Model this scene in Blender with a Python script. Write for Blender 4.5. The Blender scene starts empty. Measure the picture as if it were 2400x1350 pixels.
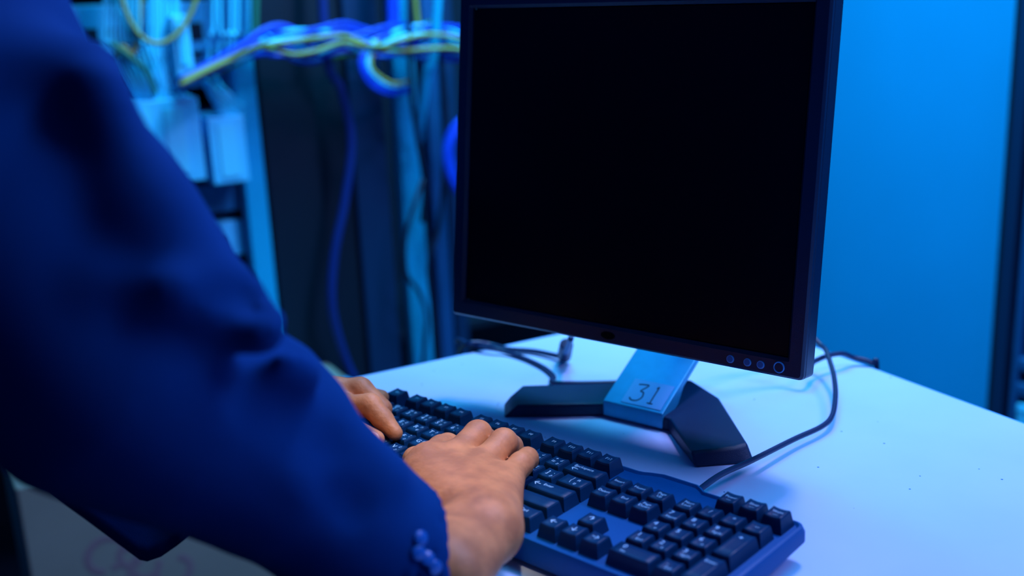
import bpy, bmesh, math, random
import numpy as np
from mathutils import Vector, Matrix
from mathutils.bvhtree import BVHTree
random.seed(7); np.random.seed(7)
SC = bpy.context.scene
C = SC.collection
# ---------------------------------------------------------------- camera (world: X along the keyboard, Y away from the typist, Z up, table top at 0)
F = 2674.0                                         # focal length in pixels of the 2400 px wide frame
CAM = Vector((0.5052, -0.6282, 0.4123))
RT = Vector((0.7345459, 0.67721381, -0.04270572))
DN = Vector((0.15118997, -0.22469377, -0.96262885))
FW = Vector((-0.66150126, 0.7006384, -0.26743582))
cd = bpy.data.cameras.new('camera'); cam = bpy.data.objects.new('camera', cd); C.objects.link(cam)
M3 = Matrix((RT, -DN, -FW)).transposed()
cam.matrix_world = Matrix.Translation(CAM) @ M3.to_4x4()
cd.sensor_width = 36; cd.lens = F / 2400 * 36
cd.clip_start = .02; cd.clip_end = 50
cd.dof.use_dof = True; cd.dof.focus_distance = .92; cd.dof.aperture_fstop = 3.0
SC.camera = cam
# ---------------------------------------------------------------- world, lamps, exposure
w = bpy.data.worlds.new('world'); SC.world = w; w.use_nodes = True
w.node_tree.nodes['Background'].inputs[0].default_value = (.05, .22, .8, 1)
w.node_tree.nodes['Background'].inputs[1].default_value = .028
SC.view_settings.view_transform = 'Standard'; SC.view_settings.look = 'None'
SC.view_settings.exposure = 0; SC.view_settings.gamma = 1; SC.view_settings.use_curve_mapping = False
# room axes: a runs along the table's back edge to the right, b towards the back wall
TH = math.atan2(-.317, .948)
A_ = Vector((math.cos(TH), math.sin(TH), 0)); B_ = Vector((-A_.y, A_.x, 0))
def AB(a, b, z=0): return A_ * a + B_ * b + Vector((0, 0, z))
def lamp(name, loc, target, size, power, col, size_y=None, spread=180):
    l = bpy.data.lights.new(name, 'AREA'); l.energy = power; l.color = col; l.size = size; l.spread = math.radians(spread)
    if size_y: l.shape = 'RECTANGLE'; l.size_y = size_y
    o = bpy.data.objects.new(name, l); C.objects.link(o); o.location = loc
    o.rotation_euler = (target - loc).to_track_quat('-Z', 'Y').to_euler(); return o
lamp('ceiling_or_added_lamp', Vector((-.04, .80, 1.62)), Vector((-.04, .15, 0)), .26, 22, (.58, .48, 1))
lamp('ceiling_or_added_lamp', AB(.25, .65, 1.66), AB(.2, .30, 0), .9, 23, (.0, .50, 1))  # added overhead fill, lifts the shadows on the table
lamp('ceiling_or_added_lamp', AB(.95, 1.05, 1.6), Vector((-.05, -.1, 0)), .5, 21, (.44, .46, 1))  # added from the right to light the sleeve edge and keyboard side
lamp('ceiling_or_added_lamp', AB(-.80, .60, 1.60), AB(-1.42, .95, 0), .5, 29, (.05, .68, 1), spread=120)  # added wash that brightens the back wall and racks
lamp('ceiling_or_added_lamp', AB(1.5, -.9, 1.6), Vector((0, 0, 0)), .7, .35, (.2, .5, 1))  # weak fill added on the camera side
lamp('ceiling_or_added_lamp', AB(-1.15, .35, 1.60), AB(-.1, -.35, .4), .4, 9, (.02, .34, 1))  # rim light added for the lit strip of the sleeve
sp = bpy.data.lights.new('hand_fill_spot', 'SPOT'); sp.energy = 27; sp.color = (1, .76, .56); sp.spot_size = math.radians(20.5); sp.spot_blend = 1; sp.shadow_soft_size = .028  # invented warm spot that keeps the hands skin-coloured among the blue lamps
so = bpy.data.objects.new('hand_fill_spot', sp); C.objects.link(so); so.location = (.22, -.22, 1.05)
so.rotation_euler = (Vector((-.115, -.12, .05)) - so.location).to_track_quat('-Z', 'Y').to_euler()
# ---------------------------------------------------------------- surveying: where a line of sight meets a plane
def ray(px, py): return RT * ((px - 1200) / F) + DN * ((py - 675) / F) + FW
def P(px, py, d): return CAM + ray(px, py) * d
def onz(px, py, z):
    r = ray(px, py); return CAM + r * ((z - CAM.z) / r.z)
def ona(px, py, A):                                # plane of constant a -> (b, z)
    r = ray(px, py); t = (A - CAM.dot(A_)) / r.dot(A_); q = CAM + r * t; return q.dot(B_), q.z
# ---------------------------------------------------------------- materials
def mat(name, col, rough=.5, metal=0, spec=.5, noise=0, nscale=40, bump=0, bscale=200, emit=None, coat=0, sheen=0, sss=0, col2=None):
    m = bpy.data.materials.new(name); m.use_nodes = True; nt = m.node_tree; b = nt.nodes['Principled BSDF']
    b.inputs['Base Color'].default_value = (*col, 1); b.inputs['Roughness'].default_value = rough
    b.inputs['Metallic'].default_value = metal; b.inputs['Specular IOR Level'].default_value = spec
    b.inputs['Coat Weight'].default_value = coat; b.inputs['Sheen Weight'].default_value = sheen
    if sss:
        b.inputs['Subsurface Weight'].default_value = sss; b.inputs['Subsurface Radius'].default_value = (.006, .002, .001)
        b.inputs['Subsurface Scale'].default_value = 1
    tc = nt.nodes.new('ShaderNodeTexCoord')
    if noise or col2:
        n = nt.nodes.new('ShaderNodeTexNoise'); n.inputs['Scale'].default_value = nscale; n.inputs['Detail'].default_value = 4
        nt.links.new(tc.outputs['Object'], n.inputs['Vector'])
        r = nt.nodes.new('ShaderNodeValToRGB'); r.color_ramp.elements[0].position = .35; r.color_ramp.elements[1].position = .65
        c2 = col2 or tuple(c * (1 - noise) for c in col)
        r.color_ramp.elements[0].color = (*c2, 1); r.color_ramp.elements[1].color = (*col, 1)
        nt.links.new(n.outputs['Fac'], r.inputs[0]); nt.links.new(r.outputs[0], b.inputs['Base Color'])
    if bump:
        n = nt.nodes.new('ShaderNodeTexNoise'); n.inputs['Scale'].default_value = bscale; n.inputs['Detail'].default_value = 3
        nt.links.new(tc.outputs['Object'], n.inputs['Vector'])
        bp = nt.nodes.new('ShaderNodeBump'); bp.inputs['Strength'].default_value = bump; bp.inputs['Distance'].default_value = .001
        nt.links.new(n.outputs['Fac'], bp.inputs['Height']); nt.links.new(bp.outputs[0], b.inputs['Normal'])
    if emit: b.inputs['Emission Color'].default_value = (*emit, 1); b.inputs['Emission Strength'].default_value = 1
    return m
M = dict(
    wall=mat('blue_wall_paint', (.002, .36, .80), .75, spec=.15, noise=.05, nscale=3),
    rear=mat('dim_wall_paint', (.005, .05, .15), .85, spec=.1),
    floor=mat('floor_vinyl', (.03, .07, .13), .5, noise=.3, nscale=6),
    ceil=mat('ceiling_board', (.15, .3, .5), .9),
    edge=mat('table_edge_band', (.10, .45, .90), .45),
    leg=mat('table_leg_steel', (.10, .14, .2), .4, .6),
    kcase=mat('keyboard_case', (.0001, .085, .30), .45, spec=.25, bump=.15, bscale=900),
    key=mat('keycap_plastic', (.0002, .030, .098), .42, spec=.25, bump=.1, bscale=1200),
    legend=mat('legend_print', (.42, .70, .95), .6),
    bezel=mat('monitor_plastic', (.0, .017, .055), .32, spec=.5, bump=.2, bscale=1400),
    screen=mat('screen_glass', (.0002, .0012, .006), .34, spec=.12),
    lcdrim=mat('screen_black_rim', (.0002, .0002, .0012), .6, spec=.1),
    silver=mat('painted_silver', (.02, .38, .66), .38, .25, noise=.08, nscale=90),
    chrome=mat('button_ring', (.10, .42, .80), .3, .2),
    button=mat('button_face', (.015, .16, .42), .4, .1),
    base=mat('base_plastic', (.0001, .018, .065), .36, spec=.3, bump=.35, bscale=1600),
    label=mat('number_sticker', (.12, .43, .82), .5),
    ink=mat('sticker_ink', (.004, .02, .07), .7),
    cable=mat('black_cable_rubber', (.003, .02, .08), .42, spec=.5),
    greycable=mat('grey_video_cable', (.01, .10, .26), .45),
    metalend=mat('cable_connector', (.05, .3, .6), .35, .3),
    suit=mat('navy_wool', (.0004, .037, .175), .85, spec=.06, bump=.4, bscale=1500),
    suitbtn=mat('jacket_button', (.005, .10, .40), .30, spec=.6),
    trouser=mat('navy_trouser', (.001, .008, .05), .9, spec=.1),
    skin=mat('skin', (.66, .245, .095), .52, spec=.35, bump=.5, bscale=260, sss=.10, col2=(.45, .16, .065), nscale=55),
    nail=mat('fingernail', (.95, .42, .27), .3, spec=.5),
    hair=mat('hair', (.003, .003, .006), .7),
    shoe=mat('shoe_leather', (.004, .006, .015), .35),
    rackdark=mat('rack_dark_paint', (.0008, .010, .024), .55, spec=.3),
    rackmid=mat('cabinet_side_paint', (.001, .028, .085), .5, spec=.3),
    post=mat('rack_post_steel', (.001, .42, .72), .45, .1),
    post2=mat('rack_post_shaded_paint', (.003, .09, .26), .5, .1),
    unit=mat('equipment_face', (.08, .62, .98), .5),
    unitdark=mat('equipment_face_dark', (.004, .14, .32), .5),
    paper=mat('paper_label', (.10, .68, .98), .7),
    port=mat('port_socket', (.001, .01, .03), .6),
    cblue=mat('blue_patch_cable', (.0, .05, .60), .45),
    cdark=mat('dark_blue_cable', (.0, .018, .16), .5),
    cyel=mat('yellow_patch_cable', (.34, .32, .06), .5),
    cgrn=mat('green_patch_cable', (.02, .20, .12), .5),
    cwht=mat('white_patch_cable', (.06, .72, .98), .5),
    cblk=mat('black_power_cable', (.001, .008, .03), .5),
    carton=mat('carton_board', (.26, .24, .20), .85, noise=.1, nscale=8),
    cprint=mat('carton_print', (.24, .15, .17), .8),
)
def table_mat():
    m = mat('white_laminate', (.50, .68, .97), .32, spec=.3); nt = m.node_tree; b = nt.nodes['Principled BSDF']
    tc = nt.nodes.new('ShaderNodeTexCoord')
    n = nt.nodes.new('ShaderNodeTexNoise'); n.inputs['Scale'].default_value = 7; n.inputs['Detail'].default_value = 5
    r = nt.nodes.new('ShaderNodeValToRGB'); r.color_ramp.elements[0].position = .3; r.color_ramp.elements[1].position = .7
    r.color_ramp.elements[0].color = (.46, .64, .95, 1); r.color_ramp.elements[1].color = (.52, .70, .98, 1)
    v = nt.nodes.new('ShaderNodeTexVoronoi'); v.inputs['Scale'].default_value = 55; v.inputs['Randomness'].default_value = 1
    lt = nt.nodes.new('ShaderNodeMath'); lt.operation = 'LESS_THAN'; lt.inputs[1].default_value = .055
    n2 = nt.nodes.new('ShaderNodeTexNoise'); n2.inputs['Scale'].default_value = 13
    gt = nt.nodes.new('ShaderNodeMath'); gt.operation = 'GREATER_THAN'; gt.inputs[1].default_value = .48
    mu = nt.nodes.new('ShaderNodeMath'); mu.operation = 'MULTIPLY'
    mx = nt.nodes.new('ShaderNodeMix'); mx.data_type = 'RGBA'; mx.inputs['B'].default_value = (.03, .18, .42, 1)
    L = nt.links.new
    for k in (n, v, n2): L(tc.outputs['Object'], k.inputs['Vector'])
    L(n.outputs['Fac'], r.inputs[0]); L(v.outputs['Distance'], lt.inputs[0]); L(n2.outputs['Fac'], gt.inputs[0])
    L(lt.outputs[0], mu.inputs[0]); L(gt.outputs[0], mu.inputs[1]); L(mu.outputs[0], mx.inputs['Factor'])
    L(r.outputs[0], mx.inputs['A']); L(mx.outputs['Result'], b.inputs['Base Color'])
    return m
M['table'] = table_mat()
# ---------------------------------------------------------------- helpers
def link(name, me, m=None, parent=None, smooth=False):
    o = bpy.data.objects.new(name, me); C.objects.link(o)
    if m is not None:
        for k in (m if isinstance(m, (list, tuple)) else [m]): me.materials.append(k)
    if parent is not None: o.parent = parent
    if smooth:
        for p in me.polygons: p.use_smooth = True
    return o
def obj(name, bm, m, parent=None, smooth=False, bevel=0, seg=2):
    me = bpy.data.meshes.new(name); bmesh.ops.recalc_face_normals(bm, faces=bm.faces); bm.to_mesh(me); bm.free()
    o = link(name, me, m, parent, smooth)
    if bevel:
        b = o.modifiers.new('bevel', 'BEVEL'); b.width = bevel; b.segments = seg; b.limit_method = 'ANGLE'; b.angle_limit = .6
        for p in me.polygons: p.use_smooth = True
        o.modifiers.new('wn', 'WEIGHTED_NORMAL').keep_sharp = True
    return o
def tag(o, label, cat, group=None, kind=None):
    o['label'] = label; o['category'] = cat
    if group: o['group'] = group
    if kind: o['kind'] = kind
    return o
def empty(name, loc, rot=(0, 0, 0)):
    o = bpy.data.objects.new(name, None); C.objects.link(o); o.location = loc; o.rotation_euler = rot; o.empty_display_size = .02; return o
def struct(o): o['kind'] = 'structure'; return o
def box(bm, c, s, mi=0):
    r = bmesh.ops.create_cube(bm, size=1)
    bmesh.ops.scale(bm, vec=s, verts=r['verts']); bmesh.ops.translate(bm, vec=c, verts=r['verts'])
    for f in {f for v in r['verts'] for f in v.link_faces}: f.material_index = mi
    return r['verts']
def bx(c, s):
    bm = bmesh.new(); box(bm, c, s); return bm
def prism(bm, bot, top):
    vb = [bm.verts.new(p) for p in bot]; vt = [bm.verts.new(p) for p in top]; n = len(vb)
    bm.faces.new(vb[::-1]); bm.faces.new(vt)
    for i in range(n): bm.faces.new((vb[i], vb[(i + 1) % n], vt[(i + 1) % n], vt[i]))
def cyl(bm, p0, p1, r0, r1=None, n=24):
    p0 = Vector(p0); p1 = Vector(p1); d = p1 - p0; r1 = r0 if r1 is None else r1
    r = bmesh.ops.create_cone(bm, cap_ends=True, segments=n, radius1=r0, radius2=r1, depth=d.length)
    bmesh.ops.transform(bm, matrix=Matrix.Translation((p0 + p1) / 2) @ d.to_track_quat('Z', 'Y').to_matrix().to_4x4(), verts=r['verts'])
    return r['verts']
def spline(pts, n=10):
    pts = [Vector(p) for p in pts]; q = [2 * pts[0] - pts[1]] + pts + [2 * pts[-1] - pts[-2]]; out = []
    for i in range(1, len(q) - 2):
        for k in range(n):
            t = k / n; a, b, c, d = q[i - 1:i + 3]
            out.append(.5 * ((2 * b) + (c - a) * t + (2 * a - 5 * b + 4 * c - d) * t * t + (3 * b - a - 3 * c + d) * t ** 3))
    out.append(pts[-1]); return out
def tube(bm, pts, r, n=10, smooth=8):
    path = spline(pts, smooth) if smooth else [Vector(p) for p in pts]
    rings = []; up = Vector((0, 0, 1)); t = (path[1] - path[0]).normalized()
    if abs(t.z) > .9: up = Vector((1, 0, 0))
    u = t.cross(up).normalized()
    for i, p in enumerate(path):
        t = (path[min(i + 1, len(path) - 1)] - path[max(i - 1, 0)]).normalized()
        u = (u - t * u.dot(t)).normalized(); v = t.cross(u)
        rings.append([bm.verts.new(p + (u * math.cos(a) + v * math.sin(a)) * r) for a in [2 * math.pi * k / n for k in range(n)]])
    for i in range(len(rings) - 1):
        for k in range(n):
            bm.faces.new((rings[i][k], rings[i][(k + 1) % n], rings[i + 1][(k + 1) % n], rings[i + 1][k]))
    bm.faces.new(rings[0][::-1]); bm.faces.new(rings[-1])
def cable(name, pts, r, m, label, cat='cable', group=None, n=10, parent=None):
    bm = bmesh.new(); tube(bm, pts, r, n); o = obj(name, bm, m, parent, smooth=True)
    if parent is None: tag(o, label, cat, group)
    return o
def font_mesh(txt, size, align='CENTER'):
    cu = bpy.data.curves.new('t', 'FONT'); cu.body = txt; cu.size = size; cu.align_x = align; cu.align_y = 'CENTER'; cu.resolution_u = 2
    o = bpy.data.objects.new('t', cu); C.objects.link(o)
    me = bpy.data.meshes.new_from_object(o.evaluated_get(bpy.context.evaluated_depsgraph_get()))
    bpy.data.objects.remove(o); bpy.data.curves.remove(cu)
    return me
# ---- implicit surfaces: tapered limbs blended into one skin (surface nets)
def cone(X, a, b, r1, r2):
    a = np.array(a, np.float32); b = np.array(b, np.float32); d = b - a; L = float(d @ d) + 1e-12
    t = np.clip(((X - a) @ d) / L, 0, 1)
    return np.linalg.norm(X - a - t[..., None] * d, axis=-1) - (r1 + (r2 - r1) * t)
def smin(d1, d2, k):
    h = np.clip(.5 + .5 * (d2 - d1) / k, 0, 1); return d2 * (1 - h) + d1 * h - k * h * (1 - h)
def nets(fn, lo, hi, s):
    lo = np.array(lo, np.float32); n = np.ceil((np.array(hi) - lo) / s).astype(int) + 1
    g = np.empty(n, np.float32); ys, zs = np.arange(n[1]) * s + lo[1], np.arange(n[2]) * s + lo[2]
    for i0 in range(0, n[0], 16):
        xs = np.arange(i0, min(n[0], i0 + 16)) * s + lo[0]
        X = np.stack(np.meshgrid(xs, ys, zs, indexing='ij'), -1).astype(np.float32); g[i0:i0 + len(xs)] = fn(X)
    ins = g < 0; c = np.zeros(n - 1, int)
    for dx in (0, 1):
        for dy in (0, 1):
            for dz in (0, 1): c += ins[dx:n[0] - 1 + dx, dy:n[1] - 1 + dy, dz:n[2] - 1 + dz]
    act = (c > 0) & (c < 8); ids = np.argwhere(act); idx = -np.ones(n - 1, int); idx[act] = np.arange(len(ids))
    acc = np.zeros((len(ids), 3)); cnt = np.zeros(len(ids))
    cor = [(x, y, z) for x in (0, 1) for y in (0, 1) for z in (0, 1)]
    for p in cor:
        for ax in range(3):
            if p[ax]: continue
            q = list(p); q[ax] = 1; q = tuple(q)
            v0 = g[tuple((ids + p).T)]; v1 = g[tuple((ids + q).T)]; m = (v0 < 0) != (v1 < 0)
            t = np.where(m, v0 / np.where(m, v0 - v1, 1), 0)
            pos = np.array(p) + t[:, None] * (np.array(q) - np.array(p)); acc += pos * m[:, None]; cnt += m
    V = (ids + acc / cnt[:, None]) * s + lo; Fs = []
    for ax in range(3):
        u, v = [(1, 2), (2, 0), (0, 1)][ax]
        sl = [slice(None)] * 3; sl2 = list(sl); sl[ax] = slice(0, -1); sl2[ax] = slice(1, None)
        a0, a1 = ins[tuple(sl)], ins[tuple(sl2)]; e = np.argwhere(a0 != a1)
        e = e[(e[:, u] > 0) & (e[:, v] > 0) & (e[:, u] < n[u] - 1) & (e[:, v] < n[v] - 1)]
        du = np.zeros(3, int); du[u] = 1; dv = np.zeros(3, int); dv[v] = 1
        f = np.stack([idx[tuple((e - du - dv).T)], idx[tuple((e - dv).T)], idx[tuple(e.T)], idx[tuple((e - du).T)]], 1)
        fl = ~a0[tuple(e.T)]; f[fl] = f[fl][:, ::-1]; Fs.append(f)
    return V, np.concatenate(Fs)
def relax(V, Fc, it=2, lam=.5):
    E = np.concatenate([Fc[:, [0, 1]], Fc[:, [1, 2]], Fc[:, [2, 3]], Fc[:, [3, 0]]])
    for _ in range(it):
        S = np.zeros_like(V); n = np.zeros(len(V))
        for a, b in ((0, 1), (1, 0)):
            np.add.at(S, E[:, a], V[E[:, b]]); np.add.at(n, E[:, a], 1)
        V = V + lam * (S / np.maximum(n, 1)[:, None] - V)
    return V
def mesh_from(name, parts):
    vs, fs, k = [], [], 0
    for V, Fc in parts: vs.append(V); fs.append(Fc + k); k += len(V)
    V = np.concatenate(vs); Fc = np.concatenate(fs)
    me = bpy.data.meshes.new(name); me.vertices.add(len(V)); me.vertices.foreach_set('co', V.astype(np.float32).ravel())
    me.loops.add(len(Fc) * 4); me.loops.foreach_set('vertex_index', Fc.ravel().astype(np.int32))
    me.polygons.add(len(Fc)); me.polygons.foreach_set('loop_start', np.arange(len(Fc), dtype=np.int32) * 4)
    me.polygons.foreach_set('use_smooth', np.ones(len(Fc), bool)); me.update(); me.validate(); return me
# ================================================================ THE ROOM
ZF, ZC = -.74, 1.70
def slab(name, a0, a1, b0, b1, z0, z1, m):
    o = obj(name, bx(((a0 + a1) / 2, (b0 + b1) / 2, (z0 + z1) / 2), (a1 - a0, b1 - b0, z1 - z0)), m); o.rotation_euler.z = TH; return struct(o)
slab('floor', -2.2, 2.0, -2.2, 1.75, ZF - .1, ZF, M['floor'])
slab('ceiling', -2.2, 2.0, -2.2, 1.75, ZC, ZC + .1, M['ceil'])
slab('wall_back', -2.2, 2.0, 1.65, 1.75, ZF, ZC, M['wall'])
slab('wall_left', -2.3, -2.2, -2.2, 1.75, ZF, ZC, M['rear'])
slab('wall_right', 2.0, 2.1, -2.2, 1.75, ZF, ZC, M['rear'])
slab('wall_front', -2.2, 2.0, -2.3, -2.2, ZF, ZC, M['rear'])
# ================================================================ TABLE
t = empty('table', AB(0, 0, 0), (0, 0, TH))
tag(t, 'white laminate table carrying the monitor and keyboard', 'table')
TA0, TA1, TB0, TB1 = -.4225, 1.15, -.19, .4175
obj('tabletop', bx(((TA0 + TA1) / 2, (TB0 + TB1) / 2, -.0135), (TA1 - TA0 - .004, TB1 - TB0 - .004, .027)), M['table'], t, bevel=.001)
bm = bmesh.new(); th = .002
for a0, a1, b0, b1 in ((TA0, TA1, TB1 - th, TB1), (TA0, TA1, TB0, TB0 + th), (TA0, TA0 + th, TB0 + th, TB1 - th), (TA1 - th, TA1, TB0 + th, TB1 - th)):
    box(bm, ((a0 + a1) / 2, (b0 + b1) / 2, -.0140), (a1 - a0, b1 - b0, .0270))
obj('edge_band', bm, M['edge'], t)
for a in (TA0 + .05, TA1 - .05):
    for b in (TB0 + .05, TB1 - .05): obj('leg', bx((a, b, (ZF - .0275) / 2), (.035, .035, -ZF - .0275)), M['leg'], t, bevel=.003)
bm = bmesh.new()
for b in (TB0 + .05, TB1 - .05): box(bm, ((TA0 + TA1) / 2, b, -.045), (TA1 - TA0 - .136, .02, .03))
for a in (TA0 + .05, TA1 - .05): box(bm, (a, (TB0 + TB1) / 2, -.045), (.02, TB1 - TB0 - .136, .03))
obj('rail', bm, M['leg'], t)
# ================================================================ KEYBOARD
U = .01905; TILT = math.radians(2.0)
kb = empty('keyboard', (0, 0, .036), (TILT, 0, 0))
tag(kb, 'black full-size keyboard with Latin and Thai legends under the hands', 'keyboard')
X0, X1, Y0, Y1 = -15 * U - .009, 7.5 * U + .0095, -4.5 * U - .009, 1.27 * U + .0155
PZ = -.0105                                        # plate the caps stand on, below the cap tops
def round_rect(x0, x1, y0, y1, r, n=5, bump=False):
    pts = []
    for cx, cy, a0 in ((x1 - r, y0 + r, -90), (x1 - r, y1 - r, 0), (x0 + r, y1 - r, 90), (x0 + r, y0 + r, 180)):
        if bump and a0 == 90:
            for k in range(13):
                u = k / 12; x = .066 - u * .062; pts.append((x, y1 + .0065 * min(1, math.sin(math.pi * u) * 2.2) * (1 if u < .5 else max(0, min(1, (1 - u) * 3)))))
        for k in range(n + 1):
            a = math.radians(a0 + 90 * k / n); pts.append((cx + r * math.cos(a), cy + r * math.sin(a)))
    return pts
def loft(bm, rings):
    vr = [[bm.verts.new((x, y, z)) for (x, y), z in zip(pts, zs)] for pts, zs in rings]; n = len(vr[0])
    for i in range(len(vr) - 1):
        for k in range(n): bm.faces.new((vr[i][k], vr[i][(k + 1) % n], vr[i + 1][(k + 1) % n], vr[i + 1][k]))
    bm.faces.new(vr[0][::-1]); bm.faces.new(vr[-1])
bm = bmesh.new()
def zz(pts, z): return [z] * len(pts)
def ins(d, r, **k): return round_rect(X0 + d, X1 - d, Y0 + d, Y1 - d, r, bump=True, **k)
p_ = ins(0, .008)
zb = [-.036 + .006 - (y - Y0) * 0 + max(0, (y + .09)) * .06 for x, y in p_]
loft(bm, [(ins(.003, .006), [z - .0005 for z in zb]), (p_, [z + .002 for z in zb]), (ins(0, .008), zz(p_, PZ - .003)), (ins(.0015, .0075), zz(p_, PZ + .0012)),
          (ins(.0035, .006), zz(p_, PZ + .0018)), (ins(.0052, .005), zz(p_, PZ))])
for f in bm.faces: f.smooth = True
case = obj('case', bm, M['kcase'], kb)
case.modifiers.new('es', 'EDGE_SPLIT').split_angle = .7
bm = bmesh.new()
bm.free()
for x in (X0 + .03, X1 - .03): obj('foot', bx((x, Y1 - .014, -.0335), (.022, .008, .0085)), M['kcase'], kb)
def cap_mesh(wu, hu, legends, prof=0, kind=''):
    """sculpted keycap, wu x hu units, dished top; legends = [(text, size, x, y)] printed on the top"""
    w_, h_ = wu * U - .0009, hu * U - .0009; tw, th_ = w_ - .0055, h_ - .0050; sh = .0006
    bm = bmesh.new(); nx, ny = 7, 4; low = PZ - .001; tilt = [0, .030][prof]; lift = [0, .0012][prof]
    wide = wu > 1.3 or hu > 1.3
    def top(x, y):
        d = .0008 * (1 - (min(1, abs(x) / (tw / 2))) ** 2) if not wide else .0005 * (1 - (min(1, abs(x) / (tw / 2))) ** 6)
        if kind == 'space': d = -.0006 * (1 - (min(1, abs(y) / (th_ / 2))) ** 2)
        return -d + tilt * y + lift
    g = [[bm.verts.new((x, y + sh, top(x, y))) for x in np.linspace(-tw / 2, tw / 2, nx)] for y in np.linspace(-th_ / 2, th_ / 2, ny)]
    for j in range(ny - 1):
        for i in range(nx - 1): bm.faces.new((g[j][i], g[j][i + 1], g[j + 1][i + 1], g[j + 1][i])).smooth = True
    ring = [g[0][i] for i in range(nx)] + [g[j][-1] for j in range(1, ny)] + [g[-1][i] for i in range(nx - 2, -1, -1)] + [g[j][0] for j in range(ny - 2, 0, -1)]
    lo = [bm.verts.new((v.co.x / (tw / 2) * w_ / 2, (v.co.y - sh) / (th_ / 2) * h_ / 2, low)) for v in ring]
    mid = [bm.verts.new(v.co.lerp(l.co, .10) * 1.0 + Vector((math.copysign(.00035, v.co.x) if abs(v.co.x) > tw * .49 else 0, math.copysign(.00035, v.co.y - sh) if abs(v.co.y - sh) > th_ * .49 else 0, 0))) for v, l in zip(ring, lo)]
    n = len(ring)
    for a, b in ((ring, mid), (mid, lo)):
        for i in range(n): bm.faces.new((a[i], a[(i + 1) % n], b[(i + 1) % n], b[i]))
    bm.faces.new(lo); bmesh.ops.recalc_face_normals(bm, faces=bm.faces)
    me = bpy.data.meshes.new('key'); bm.to_mesh(me); bm.free()
    if legends:
        bm = bmesh.new(); bm.from_mesh(me)
        for txt, size, lx, ly in legends:
            tm = font_mesh(txt, size); nv = len(bm.verts); nf = len(bm.faces); bm.from_mesh(tm); bm.verts.ensure_lookup_table(); bm.faces.ensure_lookup_table()
            for v in bm.verts[nv:]:
                x, y = v.co.x + lx, v.co.y + ly; v.co = (x, y + sh, top(x, y) + .00012)
            for f in bm.faces[nf:]: f.material_index = 1
            bpy.data.meshes.remove(tm)
        bm.to_mesh(me); bm.free()
    return me
def key(xu, row, wu=1, hu=1, leg=(), prof=0, kind='', name='key'):
    if isinstance(row, (int, float)): y = -row * U
    me = cap_mesh(wu, hu, leg, prof, kind)
    o = link(name, me, [M['key'], M['legend']], kb); o.location = ((xu - 15) * U, y, 0); return o
def L4(a, b, c=None, d=None):                       # Latin upper-left, shifted above, Thai pair on the right
    r = [(a, .0064, -.0030, -.0012 if b else .0012)]
    if b: r.append((b, .0046, -.0030, .0038))
    if c: r.append((c, .0048, .0026, -.0028))
    if d: r.append((d, .0048, .0026, .0030))
    return r
hidden = []                                         # caps wholly under the sleeve in the photograph
f_x = [1.1, 2.5, 3.5, 4.5, 5.5, 6.85, 7.85, 8.85, 9.85, 11.2, 12.2, 13.2, 14.2]
for i, x in enumerate(f_x):
    key(x, -1.27, 1, 1, [(('Esc' if i == 0 else 'F%d' % i), .0042, 0, .001)], prof=1)
for i, tx in enumerate(('Power', 'Sleep', 'Wake')): key(20.1 + i, -1.27, 1, 1, [(tx, .0036, 0, .0015), ('\u2014', .004, 0, -.0025)], prof=1)
num = [('`', '~', '_', '%'), ('1', '!', '\u0e45', '+'), ('2', '@', '/', '\u0e51'), ('3', '#', '-', '\u0e52'), ('4', '$', '\u0e20', '\u0e53'), ('5', '%', '\u0e16', '\u0e54'), ('6', '^', '\u0e38', '\u0e39'),
       ('7', '&', '\u0e36', '\u0e3f'), ('8', '*', '\u0e04', '\u0e55'), ('9', '(', '\u0e15', '\u0e56'), ('0', ')', '\u0e08', '\u0e57'), ('-', '_', '\u0e02', '\u0e58'), ('=', '+', '\u0e0a', '\u0e59')]
for i, k in enumerate(num):
    if i < 2: hidden.append((.5 + i, 0, 1, 1))
    else: key(.5 + i, 0, leg=L4(*k))
key(14, 0, 2, 1, [('Backspace', .0046, -.003, .0030), ('\u2190', .0085, -.009, -.0015)])
q1 = [('Q', '\u0e46', '\u0e50'), ('W', '\u0e44', '"'), ('E', '\u0e33', '\u0e0e'), ('R', '\u0e1e', '\u0e11'), ('T', '\u0e30', '\u0e18'), ('Y', '\u0e31', ''), ('U', '\u0e35', ''), ('I', '\u0e23', '\u0e13'), ('O', '\u0e19', '\u0e2f'), ('P', '\u0e22', '\u0e0d'), ('[', '\u0e1a', '\u0e10'), (']', '\u0e25', ',')]
for i, (a, b, c) in enumerate(q1):
    if i < 1: hidden.append((2 + i, 1, 1, 1))
    else: key(2 + i, 1, leg=L4(a, None, b, c))
hidden.append((.75, 1, 1.5, 1))
key(14.25, 1, 1.5, 1, L4('\\', '|', '\u0e03', '\u0e05'))
q2 = [('A', '\u0e1f', '\u0e24'), ('S', '\u0e2b', '\u0e06'), ('D', '\u0e01', '\u0e0f'), ('F', '\u0e14', '\u0e42'), ('G', '\u0e40', '\u0e0c'), ('H', '\u0e49', ''), ('J', '\u0e48', ''), ('K', '\u0e32', '\u0e29'), ('L', '\u0e2a', '\u0e28'), (';', '\u0e27', '\u0e0b'), ("'", '\u0e07', '.')]
for i, (a, b, c) in enumerate(q2):
    if i < 2: hidden.append((2.25 + i, 2, 1, 1))
    else: key(2.25 + i, 2, leg=L4(a, None, b, c))
hidden.append((.875, 2, 1.75, 1))
key(13.875, 2, 2.25, 1, [('\u2190', .0085, -.014, .001), ('Enter', .0042, -.004, .0022)])
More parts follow.
